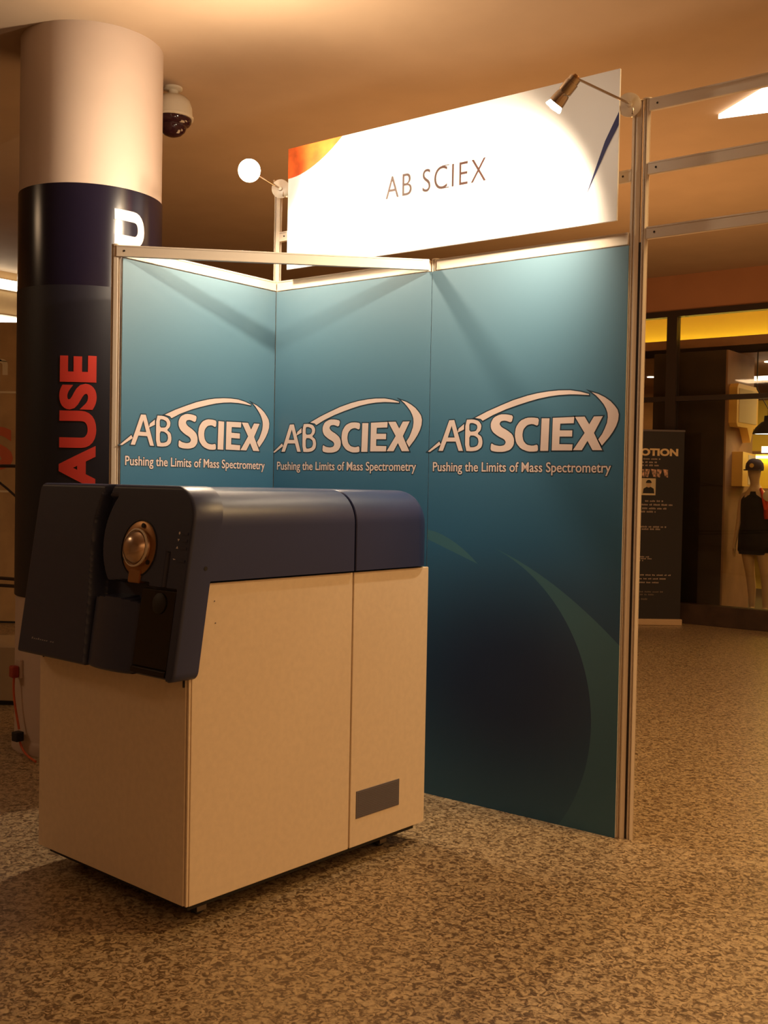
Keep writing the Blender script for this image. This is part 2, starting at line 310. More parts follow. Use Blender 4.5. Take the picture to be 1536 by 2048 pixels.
# pillar
PX, PY, PR = -0.984, -0.437, 0.377
b = BM(); lathe(b, (PX, PY, 0), (0, 0, 1), [(PR+0.012, 0), (PR+0.012, 0.045), (PR+0.004, 0.06), (PR-0.002, 0.07), (PR-0.002, CEIL)], 96)
pil = tag(obj('pillar', b, M_PILLAR, smooth=True), 'large round white pillar with a dark wrap behind the left booth wall', 'pillar')
b = BM(); lathe(b, (PX, PY, 0), (0, 0, 1), [(PR, 0.822), (PR+0.003, 0.822), (PR+0.003, 2.965), (PR, 2.965)], 96, cap=False)
obj('wrap', b, M_WRAP, pil, smooth=True)['label'] = 'glossy dark navy wrap'
def cyl_patch(bm, a0, a1, z0, z1, r, n=40):
    A = [bm.verts.new((PX+r*math.cos(math.radians(a0+(a1-a0)*i/n)), PY+r*math.sin(math.radians(a0+(a1-a0)*i/n)), z0)) for i in range(n+1)]
    B = [bm.verts.new((v.co.x, v.co.y, z1)) for v in A]
    for i in range(n): bm.faces.new((A[i], A[i+1], B[i+1], B[i]))
b = BM(); cyl_patch(b, -150, -20.5, 0.825, 2.445, PR+0.0045); obj('wrap_panel', b, M_WRAPM, pil, smooth=True)['label'] = 'matte black lower wrap sheet'
def pillar_text(body, off, a_top, a_base, z0, z1, m_, nm, r):
    """lettering turned to read upwards, bent round the pillar: letter tops at a_top, baseline at a_base (degrees)"""
    t = text_bm(body, off, 1.02); bb = bounds(t); fit(t, bb, 0, 1, 0, 1)
    for i in range(1, 12):
        g = t.verts[:]+t.edges[:]+t.faces[:]
        bmesh.ops.bisect_plane(t, geom=g, plane_co=(0, i/12, 0), plane_no=(0, 1, 0))
    for v in t.verts:
        a = math.radians(a_base+(a_top-a_base)*v.co.y); v.co = Vector((PX+r*math.cos(a), PY+r*math.sin(a), z0+(z1-z0)*v.co.x))
    return obj(nm, t, m_, pil)
pillar_text('AUSE', 0.045, -59.5, -31.2, 1.395, 2.084, M_RED, 'red_lettering', PR+0.007)['label'] = 'red letters reading upwards'
pillar_text('U', 0.055, -19.0, 8.3, 2.668, 2.852, M_WHITEL, 'white_letter', PR+0.006)['label'] = 'large white letter near the top of the wrap'

# plug, cable and adapter low on the pillar
def onp(a, z, r=0.0): return (PX+(PR+r)*math.cos(math.radians(a)), PY+(PR+r)*math.sin(math.radians(a)), z)
pc = thing('power_cable', 'orange power cable with red plug hanging on the white pillar base', 'cable', onp(-101, 0.43, 0.0))
o0 = Vector(onp(-101, 0.43, 0.0))
def rel(p): return Vector(p)-o0
Rm = Matrix.Rotation(math.radians(-11), 4, 'Z')
b = BM(); box(b, -0.035, 0.035, -0.012, 0.004, -0.04, 0.06, 0.004, M=Rm); obj('socket', b, M_PILLAR, pc)['label'] = 'white wall socket plate'
b = BM(); box(b, -0.026, 0.026, -0.05, -0.012, -0.035, 0.028, 0.008, M=Rm); obj('plug', b, mat('plug_red', (0.30, 0.03, 0.015), 0.5), pc)['label'] = 'red plug'
b = BM(); tube(b, bez(rel(onp(-101, 0.40, 0.03)), rel(onp(-101, 0.30, 0.04)), rel(onp(-97, 0.22, 0.03)), rel(onp(-92.5, 0.13, 0.03))), 0.006); obj('cord', b, M_ORCABLE, pc, smooth=True)
b = BM(); tube(b, bez(rel(onp(-92, 0.08, 0.03)), rel(onp(-89, 0.03, 0.03)), rel(onp(-84, 0.008, 0.04)), rel(onp(-66, 0.008, 0.12))), 0.006); obj('cord', b, M_ORCABLE, pc, smooth=True)
b = BM(); box(b, -0.024, 0.024, -0.055, -0.01, -0.36, -0.31, 0.005, M=Matrix.Translation((0.055, -0.012, 0))); obj('adapter', b, M_BLACKM, pc)['label'] = 'black connector block'

# dome camera hanging from the ceiling behind the pillar
dx, dy = -1.055, 0.19
dc = thing('dome_camera', 'beige security dome camera hanging from the ceiling beside the pillar', 'security camera', (dx, dy, CEIL))
b = BM(); lathe(b, (0, 0, 0), (0, 0, -1), [(0.055, 0), (0.055, 0.012), (0.03, 0.02), (0.03, 0.045)], 24); obj('bracket', b, M_DOMEH, dc, smooth=True)
b = BM(); lathe(b, (0, 0, -0.045), (0, 0, -1), [(0.03, 0), (0.075, 0.012), (0.10, 0.035), (0.112, 0.07), (0.116, 0.125), (0.122, 0.128), (0.122, 0.142), (0.10, 0.142)], 40); obj('housing', b, M_DOMEH, dc, smooth=True)
b = BM(); lathe(b, (0, 0, -0.185), (0, 0, -1), [(0.112, 0), (0.110, 0.018), (0.098, 0.036), (0.082, 0.042), (0.082, 0.05), (0.072, 0.075), (0.05, 0.094), (0.025, 0.103), (0, 0.105)], 40); obj('dome', b, M_DOME, dc, smooth=True)['label'] = 'smoked dark dome'
sd = BM(); lathe(sd, (0, 0, 0), (0, 0, -1), [(0.06, 0), (0.06, 0.012), (0.045, 0.03), (0, 0.034)], 24)
so = obj('smoke_detector', sd, M_DOMEH, smooth=True, loc=(-0.62, 2.4, CEIL)); tag(so, 'small round smoke detector on the ceiling behind the header board', 'smoke detector')

# ceiling light panel, upper right
b = BM(); P3 = [(1.412, 2.453), (2.63, 2.715), (2.75, 1.41)]; prism(b, P3, CEIL-0.03, CEIL-0.002)
cl = tag(obj('ceiling_light', b, M_CLIGHT), 'bright white pointed ceiling light panel at upper right', 'ceiling light')

# ------------------------------------------------------------------ the booth frame
fr = thing('booth_frame', 'aluminium shell scheme booth frame of grooved posts and flat rails', 'booth frame', (0, 0, 0))
def post_outline(r=0.020, w=0.0045, dp=0.010):
    pts = []
    for k in range(8):
        a = PI/4*k; c = Vector((math.cos(a), math.sin(a))); s_ = Vector((-c.y, c.x)); hw = r*math.tan(PI/8)
        pts += [c*r-s_*hw] if k % 2 else [c*r-s_*hw, c*r-s_*w, c*(r-dp)-s_*w, c*(r-dp)+s_*w, c*r+s_*w]
    return [(p.x, p.y) for p in pts]
PO = post_outline()
def post(x, y, h, k=1.0):
    b = BM(); prism(b, [(x+p[0]*k, y+p[1]*k) for p in PO], 0.0, h); o = obj('post', b, M_ALU, fr)
    c = BM(); lathe(c, (x, y, h), (0, 0, 1), [(0.021, 0), (0.021, 0.004), (0.016, 0.006), (0, 0.006)], 16); obj('end_cap', c, M_ALU, o, smooth=True)
for q in ((-0.024, 0.030, 2.985), (1.0, 0.031, 2.505), (1.995, 0.031, 3.035), (2.037, 0.031, 3.035, 0.62), (-0.034, -1.005, 2.505), (3.04, 0.03, 3.035)): post(*q)
b = BM(); box(b, 2.013, 2.026, 0.026, 0.036, 0.0, 2.46); obj('gap_shade_strip', b, M_SLOT, fr)  # dark strip stands in for the shade in the gap between posts
def rail(p, q, z0, z1, th=0.016, holes=(1, 1)):
    p, q = Vector((*p, 0)), Vector((*q, 0)); d = (q-p); L_ = d.length; ang = math.atan2(d.y, d.x)
    M = Matrix.Translation(p) @ Matrix.Rotation(ang, 4, 'Z')
    b = BM(); box(b, 0, L_, -th/2, th/2, z0, z1, 0.0015, 1, M=M)
    box(b, 0.001, L_-0.001, -th/2-0.0022, th/2+0.0022, z0+0.001, z0+0.007, M=M); box(b, 0.001, L_-0.001, -th/2-0.0022, th/2+0.0022, z1-0.007, z1-0.001, M=M)
    o = obj('rail', b, M_ALU, fr)
    for e, f in zip(holes, (0.035, L_-0.035)):
        if e:
            c = BM(); lathe(c, M @ Vector((f, -th/2-0.0012, (z0+z1)/2)), M.to_3x3() @ Vector((0, -1, 0)), [(0.0045, 0), (0.0045, 0.001)], 12); obj('lock_screw', c, M_SLOT, o)
ZR0, ZR1 = 2.452, 2.503
rail((0.0, 0.012), (0.98, 0.012), ZR0, ZR1, holes=(0, 0)); rail((1.02, 0.012), (1.978, 0.012), ZR0, ZR1, holes=(0, 0))
rail((-0.010, -0.985), (-0.010, 0.002), ZR0, ZR1, holes=(0, 0))
rail((0.0, 0.024), (1.978, 0.024), 2.712, 2.762, holes=(1, 1))
rail((-0.020, -1.015), (0.985, -0.006), ZR0, ZR1, 0.018, holes=(1, 0))
for z in (2.468, 2.728, 2.985): rail((2.050, 0.026), (3.02, 0.026), z, z+0.05)
# bottom rails and white infill sheets behind the printed boards
for (p, q) in (((0.0, 0.024), (0.98, 0.024)), ((1.02, 0.024), (1.978, 0.024)), ((-0.022, -0.985), (-0.022, 0.006))):
    rail(p, q, 0.02, 0.07, 0.012, holes=(0, 0))
b = BM(); box(b, 0.002, 0.978, 0.022, 0.026, 0.07, 2.452); obj('infill_sheet', b, M_INFILL, fr)
b = BM(); box(b, 1.022, 1.976, 0.022, 0.026, 0.07, 2.452); obj('infill_sheet', b, M_INFILL, fr)
b = BM(); box(b, -0.024, -0.020, -0.983, 0.004, 0.07, 2.452); obj('infill_sheet', b, M_INFILL, fr)

# ------------------------------------------------------------------ printed boards
HB = 2.447
def tagline(w0, w1, z0, z1):
    body = 'Pushing the Limits of Mass Spectrometry'
    t1 = text_bm(body, 0.014, 1.0); bb = bounds(t1); t0 = text_bm(body, 0.060, 1.0)
    fit(t1, bb, w0, w1, z0, z1); fit(t0, bb, w0, w1, z0, z1)
    stand(t0, -0.0006); stand(t1, -0.0012)
    r = BM(); merge(r, t0, 1); merge(r, t1, 0); return r
def logo():
    r = BM(); k = 0
    for n_ in (1, 1, 1, 1, 1, 2, 3, 1, 1, 1, 1):          # loops per glyph (S C I E X A B and four swoosh pieces)
        g = LOGO[k:k+n_]; k += n_
        t1 = poly_bm(g); t0 = poly_bm(g, 0.0052); stand(t0, -0.0006); stand(t1, -0.0012); merge(r, t0, 1); merge(r, t1, 0)
    return r
logo_me = None
def board(name, label, loc, rotz, width):
    global logo_me, tag_me
    o = thing(name, label, 'display board', loc, rotz, 'printed booth backdrop boards')
    b = BM(); box(b, 0.0015, width-0.0015, 0, 0.004, 0.0, HB); 
    f = obj('printed_face', b, M_ART, o)
    c = BM(); box(c, 0.001, width, 0.004, 0.0095, 0.001, HB-0.001); obj('foam_core', c, M_FOAM, o)
    if logo_me is None:
        lo = obj('logo', logo(), None, o, mats=[M_PRINTW, M_PRINTD]); tl = obj('tagline', tagline(0.026, 0.929, 1.503, 1.560), None, o, mats=[M_PRINTW, M_PRINTD])
        logo_me, tag_me = lo.data, tl.data
    else:
        for nm, me in (('logo', logo_me), ('tagline', tag_me)):
            q = bpy.data.objects.new(nm, me); C.objects.link(q); q.parent = o
    return o
board('backdrop_board', 'teal printed board on the right of the back wall, fully visible down to the floor', (1.0, -0.0, 0.0), 0, 0.985)
board('backdrop_board', 'teal printed board in the middle, between the inner corner and the right board', (0.0, -0.0, 0.0), 0, 0.999)
board('backdrop_board', 'pale lit teal printed board on the left side wall in front of the pillar', (-0.001, -0.995, 0.0), PI/2, 0.9945)

# header board
hd = thing('header_board', 'wide white header board with black company name above the back wall', 'header sign', (0.128, -0.06, 2.54))
HW, HH = 1.828, 0.612
b = BM(); box(b, 0, HW, 0, 0.010, 0, HH, 0.0008, 1); obj('panel', b, M_HEAD, hd)
t = text_bm('AB SCIEX', -0.008, 1.18); bb = bounds(t); 
fit(t, bb, 0.636, 1.196, 0.262, 0.366); stand(t, -0.0012)
s0 = BM()
for zz in (0.2625, 0.3635):   # serifs of the capital i
    box(s0, 0.9595, 0.9985, -0.0013, -0.0011, zz, zz+0.0035)
merge(t, s0)
obj('lettering', t, M_HTXT, hd)
n = 12; oc = [(0, 0.46)]+[(0.36*(i/n), 0.46+0.152*(i/n)**1.9) for i in range(1, n+1)]+[(0, HH)]
t = poly_bm([oc]); stand(t, -0.001); obj('orange_flash', t, M_ORANGE, hd)
t = poly_bm([[(HW, 0.44), (HW, 0.385), (HW-0.05, 0.30), (HW-0.14, 0.12), (HW-0.06, 0.33)]]); stand(t, -0.001); obj('blue_flash', t, M_HBLUE, hd)
for xx in (0.05, HW-0.08):
    b = BM(); box(b, xx, xx+0.02, 0.010, 0.075, 0.182, 0.215); obj('hanger', b, M_ALU, hd)

# ------------------------------------------------------------------ arm spotlights
def spot(label, clamp, arm_end, axis, L_=0.125, lit=0.034, kind='POINT', energy=60, aim=(0, 0, -1)):
    o = thing('arm_spotlight', label, 'spotlight', clamp, 0, 'chrome arm spotlights')
    ae = Vector(arm_end)-Vector(clamp); ax = Vector(axis).normalized()
    b = BM(); lathe(b, (-0.008, 0.006, 0), (0.55, -1, -0.1), [(0.044, 0), (0.048, 0.003), (0.048, 0.008), (0.040, 0.011), (0.012, 0.012), (0.010, 0.024), (0, 0.026)], 36); obj('clamp_disc', b, M_DISC, o, smooth=True)
    b = BM(); box(b, -0.012, 0.012, 0.004, 0.036, -0.04, 0.0, 0.002); obj('clamp_hook', b, M_CHROME, o)
    b = BM(); lathe(b, (-0.042, 0.006, 0.022), (-0.6, 0, 1), [(0.008, -0.006), (0.0085, 0.008), (0.006, 0.012), (0.006, 0.035), (0, 0.036)], 12); obj('clamp_screw', b, M_CHROME, o, smooth=True)
    p0 = Vector((0, -0.022, 0)); b = BM(); tube(b, [p0, ae*0.92+p0*0.08, ae], 0.0052, 12); obj('arm', b, M_CHROME, o, smooth=True)
    b = BM(); lathe(b, ae-ax*0.004, ax, [(0.012, 0), (0.023, 0.002), (0.023, 0.02), (0.0265, 0.022), (0.0265, L_*0.55), (0.0235, L_*0.60), (0.0265, L_*0.66), (0.030, L_-0.012), (0.031, L_), (0.028, L_), (0.022, L_-0.02), (0, L_-0.025)], 32, cap=False)
    h = obj('lamp_head', b, M_CHROME, o, smooth=True)
    b = BM(); lathe(b, ae-ax*0.012, ax, [(0, 0), (0.010, 0), (0.014, 0.006), (0.014, 0.012)], 16); obj('back_nut', b, M_GOLD, h, smooth=True)
    b = BM(); lathe(b, ae+ax*(L_-0.012), ax, [(0.0, 0), (0.022, 0.0), (lit*0.85, 0.012), (lit, 0.026), (lit*0.92, 0.030), (0, 0.033)], 28, cap=False); obj('bulb', b, M_BULB, o, smooth=True)['label'] = 'glowing lamp bulb'
    l = bpy.data.lights.new('spotlight_beam', kind); l.energy = energy;
    if kind == 'SPOT': l.spot_size = 2.5; l.spot_blend = 0.9
    l.color = LAMP_COL; l.shadow_soft_size = 0.03
    lo = bpy.data.objects.new('spotlight_beam', l); C.objects.link(lo); lo.parent = o; lo.location = ae+ax*(L_+0.056)
    lo.rotation_euler = Vector(aim).to_track_quat('-Z', 'Y').to_euler()
    return o
spot('chrome arm spotlight clamped on the right end of the header, pointing down left', (1.990, -0.032, 3.008), (1.962, -0.450, 2.990), (-0.66, -0.04, -0.70), 0.115, kind='SPOT', energy=LAMP_E[1], aim=(-0.80, 0.25, -0.48))
spot('glaring chrome arm spotlight at the left end of the header', (0.055, -0.032, 2.970), (0.150, -0.340, 2.965), (0.55, -0.80, -0.20), 0.060, 0.054, energy=LAMP_E[0])

# ------------------------------------------------------------------ mass spectrometer
ms = thing('mass_spectrometer', 'large beige and navy laboratory instrument on casters in front of the booth', 'laboratory instrument', (1.341, -1.770, 0), PI/2-0.0533)
ML, MW, MB, MT = 1.217, 0.872, 0.082, 1.121            # local x runs back along the length, local y to the left
b = BM(); box(b, 0.03, ML-0.03, 0.03, MW-0.03, 0.055, MB+0.02, 0.003); obj('chassis', b, M_BLACKM, ms)
b = BM(); box(b, 0.035, ML-0.015, 0.015, MW-0.015, MB+0.01, 0.85); box(b, 0.12, ML-0.015, 0.0185, MW-0.0185, 0.85, MT-0.006); obj('inner_body', b, M_BLACKM, ms)
b = BM(); box(b, 0.012, 0.764, 0.0, 0.018, MB, MT, 0.0025); obj('side_panel', b, M_BODY, ms)['label'] = 'long front side panel'
b = BM(); box(b, 0.772, ML, 0.0, 0.018, MB, MT, 0.0025); rp = obj('side_panel', b, M_BODY, ms); rp['label'] = 'short rear side panel'
b = BM(); box(b, 0.803, 1.055, -0.0025, 0.001, 0.187, 0.291, 0.001, 1)
for i in range(14): box(b, 0.812, 1.046, -0.0035, -0.002, 0.193+i*0.0068, 0.196+i*0.0068)
obj('vent_grille', b, M_GREY, rp)
b = BM(); box(b, 0.012, 0.764, MW-0.018, MW, MB, MT, 0.0025); obj('side_panel', b, M_BODY, ms)
b = BM(); box(b, 0.772, ML, MW-0.018, MW, MB, MT, 0.0025); obj('side_panel', b, M_BODY, ms)
b = BM(); box(b, 0.0, 0.018, 0.016, MW, MB, 0.87, 0.0025); obj('front_panel', b, M_BODY, ms)['label'] = 'plain beige front panel'
b = BM(); box(b, 0.003, 0.012, 0.003, 0.012, MB, 0.87, 0.002); obj('corner_trim', b, M_BODY, ms)
b = BM(); box(b, ML-0.016, ML-0.001, 0.018, MW-0.018, MB, MT, 0.0025); obj('rear_panel', b, M_BODY, ms)
for sx, sz in ((0.10, 1.062), (0.105, 0.99)):
    b = BM(); lathe(b, (sx, -0.0005, sz), (0, -1, 0), [(0.0022, 0), (0.0022, 0.001)], 8); obj('panel_screw', b, M_GREY, ms)
for (cx, cy) in ((0.13, 0.10), (0.13, MW-0.10), (ML-0.16, 0.10), (ML-0.16, MW-0.10)):
    b = BM(); box(b, cx-0.03, cx+0.03, cy-0.028, cy+0.028, 0.045, 0.060, 0.002); box(b, cx-0.02, cx+0.02, cy-0.022, cy-0.018, 0.015, 0.05); box(b, cx-0.02, cx+0.02, cy+0.018, cy+0.022, 0.015, 0.05)
    k = obj('caster', b, mat('caster_metal', (0.25, 0.2, 0.15), 0.4, metal=0.8) if cx < 0.2 and cy < 0.2 else bpy.data.materials['caster_metal'], ms)
    b = BM(); lathe(b, (cx, cy-0.014, 0.026), (0, 1, 0), [(0.010, 0), (0.024, 0.002), (0.026, 0.006), (0.026, 0.022), (0.024, 0.026), (0.010, 0.028)], 24); obj('wheel', b, M_BLACKM, k, smooth=True)

# top cover: profile across (y, z), swept back with a rounded far end
def cover_profile(ins=0.0, r=0.125, t0=-0.012, t1=MW+0.012, z0=1.128, z1=1.428, n=12):
    t0 += ins; t1 -= ins; z1 -= ins*0.55; pts = [(t0, z0)]
    for i in range(n+1):
        a = PI-(PI/2)*i/n; pts.append((t0+r+r*math.cos(a), z1-r+r*math.sin(a)))
    for i in range(n+1):
        a = PI/2-(PI/2)*i/n; pts.append((t1-r+r*math.cos(a), z1-r+r*math.sin(a)))
    pts.append((t1, z0)); return pts
def sweep(bm, st):
    rings = [[bm.verts.new((s, p[0], p[1])) for p in cover_profile(i_)] for s, i_ in st]
    n = len(rings[0])
    for A, B in zip(rings, rings[1:]):
        for i in range(n): bm.faces.new((A[i], A[(i+1) % n], B[(i+1) % n], B[i]))
    bm.faces.new(rings[0]); bm.faces.new(rings[-1][::-1])
b = BM(); sweep(b, [(0.045, 0), (0.757, 0), (0.760, 0.003)]); obj('top_cover', b, M_NAVY, ms, smooth=True)['label'] = 'rounded navy top cover'
b = BM(); sweep(b, [(0.768, 0.003), (0.771, 0)]+[(ML-0.085+0.087*math.sin(PI/2*i/8), 0.060*(1-math.cos(PI/2*i/8))) for i in range(9)]); obj('rear_cover', b, M_NAVY, ms, smooth=True)['label'] = 'rounded navy rear cover'
b = BM(); sweep(b, [(0.755, 0.012), (0.775, 0.012)]); obj('cover_gasket', b, M_BLACKM, ms)

# front bezel: sculpted height field on a leaning face
def sF(z): return 0.040-(1.432-z)*0.150
def sstep(a, b_, x):
    t_ = max(0, min(1, (x-a)/(b_-a))); return t_*t_*(3-2*t_)
T0, T1, Z0, Z1 = -0.020, MW+0.018, 0.815, 1.434
def door_edge(z):
    pts = [(0.81, 0.458), (1.05, 0.480), (1.20, 0.503), (1.31, 0.508), (1.38, 0.490), (1.44, 0.460)]
    for (a, p), (c, q) in zip(pts, pts[1:]):
        if z <= c: return p+(q-p)*(z-a)/(c-a)
    return pts[-1][1]
def relief(t_, z):
    h = 0.0
    de = door_edge(z)
    h_door = 0.034
    if t_ > de-0.008: k = sstep(de-0.008, de+0.008, t_); return h_door*k-0.034*(1-k)
    # area round the port
    lip = 1.060-0.012*((t_-0.338)/0.13)**2 if t_ > 0.213 else 1.105
    if z > lip:
        d = math.hypot(t_-0.245, z-1.255); rr = 0.212
        inside = (1-sstep(rr-0.006, rr+0.004, d))*sstep(1.108, 1.120, z+0.10*max(0, t_-0.30))
        upper = sstep(1.36, 1.40, z)*(1-sstep(de-0.035, de-0.015, t_))
        right = 1-sstep(0.165, 0.175, t_)
        k = max(inside, upper, right)
        h = -0.034+0.062*k
        if 0.075 < t_ < 0.10 and 1.10 < z < 1.22: h -= 0.010*math.sin(PI*(t_-0.075)/0.025)
        return h
    if t_ > 0.213:
        q = (t_-0.338)/0.132; return 0.004+0.036*math.sqrt(max(0, 1-q*q)) if abs(q) < 1 else 0.0
    if t_ < 0.022: return 0.028
    return 0.004
b = BM(); NU, NV = 300, 150; RC = 0.115; rows = []
for j in range(NV+1):
    z = Z0+(Z1-Z0)*j/NV
    if j > NV-8: z = Z0+(Z1-Z0)*(1-((NV-j)/8)**2*8/NV*1.0) if True else z
    dzr = z-(Z1-RC); in0 = RC-math.sqrt(max(0, RC*RC-dzr*dzr)) if dzr > 0 else 0.0
    dzb = (Z0+0.03)-z
    if dzb > 0: in0 = 0.03-math.sqrt(max(0, 0.0009-dzb*dzb))
    rl = 0.03; dzl = z-(Z1-rl); in1 = rl-math.sqrt(max(0, rl*rl-dzl*dzl)) if dzl > 0 else 0.0
    a0, a1 = T0+in0, T1-in1; row = []
    for i in range(NU+1):
        t_ = a0+(a1-a0)*i/NU; e = min(t_-a0, a1-t_, z-Z0, Z1-z); rnd = 0.010*(1-min(1, max(0, e)/0.010))**2
        h = relief(t_, z); edge = min(t_-a0, a1-t_)
        row.append(b.verts.new((sF(z)-h+rnd, t_, z)))
    rows.append(row)
for j in range(NV):
    for i in range(NU): b.faces.new((rows[j][i], rows[j][i+1], rows[j+1][i+1], rows[j+1][i]))
ring = rows[0][:]+[rows[j][NU] for j in range(1, NV+1)]+rows[NV][NU-1::-1]+[rows[j][0] for j in range(NV-1, 0, -1)]
back = [b.verts.new((sF(v.co.z)+0.070+0.024*sstep(1.1, 1.43, v.co.z), v.co.y, v.co.z)) for v in ring]
for i in range(len(ring)): b.faces.new((ring[i], ring[(i+1) % len(ring)], back[(i+1) % len(ring)], back[i]))
bz = obj('front_bezel', b, M_NAVYD, ms, smooth=True); bz['label'] = 'sculpted dark navy front cover'
bz.data.materials.append(M_NAVY)
for p in bz.data.polygons:
    if p.index >= NU*NV: p.material_index = 1
# filler behind the bezel so the hood reads as a solid
b = BM(); prism(b, [(0.07, 0.83), (0.11, 1.42), (0.03+0.03, 1.42), (-0.03, 0.83)], 0.0, MW, 'y') if False else None
def lean(pts_t, h): return [(sF(z)-h, t_, z) for t_, z in pts_t]
def slab(t0, t1, z0, z1, h0, h1, bev=0.003):
    t = bmesh.new(); bmesh.ops.create_cube(t, size=1)
    for v in t.verts: v.co = Vector((h0+(v.co.x+.5)*(h1-h0), t0+(v.co.y+.5)*(t1-t0), z0+(v.co.z+.5)*(z1-z0)))
    if bev: bmesh.ops.bevel(t, geom=t.edges[:], offset=bev, segments=2, affect='EDGES')
    for v in t.verts: v.co.x = sF(v.co.z)-v.co.x
    return t
obj('source_window', slab(0.026, 0.208, 0.850, 1.098, 0.0, 0.022), M_BLACK, ms)['label'] = 'glossy black lower window'
obj('window_sill', slab(0.026, 0.208, 0.828, 0.848, 0.0, 0.028), M_BLACK, ms)
b = BM(); z = 1.055; lathe(b, (sF(z)-0.020, 0.105, z), (-1, 0, 0.15), [(0.034, 0), (0.034, 0.006), (0.028, 0.010), (0, 0.011)], 32); obj('window_knob', b, M_BLACKM, ms, smooth=True)
# ion source port
pz, pt_ = 1.226, 0.246; nrm = Vector((-1, 0, 0.15)).normalized()
pcn = Vector((sF(pz)-0.028, pt_, pz))
b = BM(); lathe(b, pcn-nrm*0.012, nrm, [(0.0, 0.010), (0.058, 0.010), (0.060, 0.014), (0.088, 0.014), (0.092, 0.011), (0.092, 0)], 56, cap=False); sp_ = obj('source_port', b, M_GOLD, ms, smooth=True); sp_['label'] = 'round brass coloured port ring'
b = BM(); lathe(b, pcn-nrm*0.001, nrm, [(0.092, 0), (0.0955, 0.001), (0.0955, 0.0035), (0.0925, 0.004)], 56, cap=False); obj('port_gasket', b, M_BLACKM, sp_, smooth=True)
b = BM(); lathe(b, pcn, nrm, [(0.060, -0.004), (0.060, 0.006), (0.057, 0.012), (0.055, 0.016), (0.050, 0.026), (0.040, 0.036), (0.026, 0.042), (0.012, 0.044), (0, 0.0445)], 48, cap=False); obj('port_cone', b, M_STEEL, sp_, smooth=True)['label'] = 'domed steel cone'
b = BM(); lathe(b, pcn, nrm, [(0.058, 0.012), (0.064, 0.013), (0.064, 0.018), (0.059, 0.019)], 48, cap=False); obj('port_rim', b, M_ALU, sp_, smooth=True)
for a in (100, 215, 330):
    y_ = 0.076*math.cos(math.radians(a)); z_ = 0.076*math.sin(math.radians(a)); c_ = pcn+Vector((0.15*z_*-1*-1*0+0, y_, z_)); c_.x = sF(pz)-0.028-0.0035+0.15*z_
    b = BM(); lathe(b, c_, nrm, [(0.008, 0), (0.008, 0.003), (0, 0.0032)], 14); obj('port_bolt', b, M_BLACKM, sp_, smooth=True)
obj('port_tab', slab(0.214, 0.278, 1.112, 1.156, 0.0, 0.034), M_GOLD, sp_)
# icons and screw on the control strip
def icon(pts, t_, z, name='indicator_icon'):
    b = BM(); vs = [b.verts.new((sF(z+q)-0.0290, t_-p, z+q)) for p, q in pts]; b.faces.new(vs); return obj(name, b, M_ICON, ms)
s_ = 0.0058
icon([(0, s_), (s_*.8, 0), (0, -s_), (-s_*.8, 0)], 0.043, 1.284); icon([(-s_, s_*.6), (s_, s_*.6), (0, -s_*.8)], 0.044, 1.262); icon([(-s_, -s_*.6), (s_, -s_*.6), (0, s_*.9)], 0.046, 1.238); icon([(-s_*1.4, s_*.5), (s_*1.3, 0), (-s_, -s_*.3)], 0.052, 1.200)
for z in (1.284, 1.262, 1.238, 1.198):
    obj('control_button', slab(-0.002, 0.034, z-0.007, z+0.004, 0.020, 0.0305, 0.002), M_NAVYD, ms)
b = BM(); lathe(b, (0.045, T0-0.0005, 1.172), (0, -1, 0), [(0.007, 0), (0.007, 0.001)], 16); obj('side_hole', b, M_BLACKM, ms)
# small pale name mark on the door, too blurred to read: short cursive strokes
b = BM(); random.seed(3)
for i in range(11):
    if i in (8,): continue
    t_ = 0.800-i*0.0135; hh = 0.0075 if i in (0, 3) else 0.0045; z = 0.870
    vs = [b.verts.new((sF(z+q)-0.0349, t_-p, z+q)) for p, q in ((0, 0), (0.0085, 0.0006), (0.0105, hh), (0.0020, hh*0.9))]; b.faces.new(vs)
obj('name_mark', b, mat('name_mark_print', (0.30, 0.29, 0.33), 0.5), ms)['label'] = 'small pale name mark'
for t_ in (0.842, 0.022):
    b = BM(); box(b, -0.006, -0.001, t_-0.0025, t_+0.0025, 0.790, 0.83); obj('bezel_catch', b, M_BLACKM, ms)

# ------------------------------------------------------------------ left background
pw = thing('poster_wall', 'tall printed poster board with faded letters beyond the pillar at far left', 'poster', (-5.6, 1.9, 0), math.radians(35))
b = BM(); box(b, -1.2, 1.2, 0, 0.05, 0.02, 2.98); obj('board', b, M_POSTER, pw)
for body, x0, x1, z0, z1, m_ in (('o', -0.24, -0.09, 2.46, 2.62, M_CREAM), ('n', -0.06, 0.10, 2.46, 2.62, M_CREAM), ('S', -0.18, 0.16, 1.52, 1.95, mat('faded_red_print', (0.55, 0.12, 0.05), 0.6)), ('L', -0.16, 0.12, 1.30, 1.40, M_CREAM)):
    t = text_bm(body, 0.03); fit(t, bounds(t), x0, x1, z0, z1); stand(t, -0.003); obj('lettering', t, m_, pw)
b = BM(); box(b, -1.2, 1.2, -0.01, 0.0, 2.28, 2.30); obj('rule', b, M_CREAM, pw)
b = BM(); box(b, -1.0, 1.0, 0.0, 0.05, 0.0, 0.02); obj('foot', b, M_BLACKM, pw)
ct = thing('display_plinth', 'low beige display plinth on the floor left of the pillar', 'plinth', (-2.15, -0.25, 0), math.radians(33))
b = BM(); box(b, -0.5, 0.45, 0, 0.5, 0.03, 0.375, 0.006); obj('body', b, mat('plinth_beige', (0.36, 0.27, 0.17), 0.6), ct)
b = BM(); box(b, -0.48, 0.43, 0.02, 0.48, 0, 0.03); obj('kick_base', b, M_BLACKM, ct)
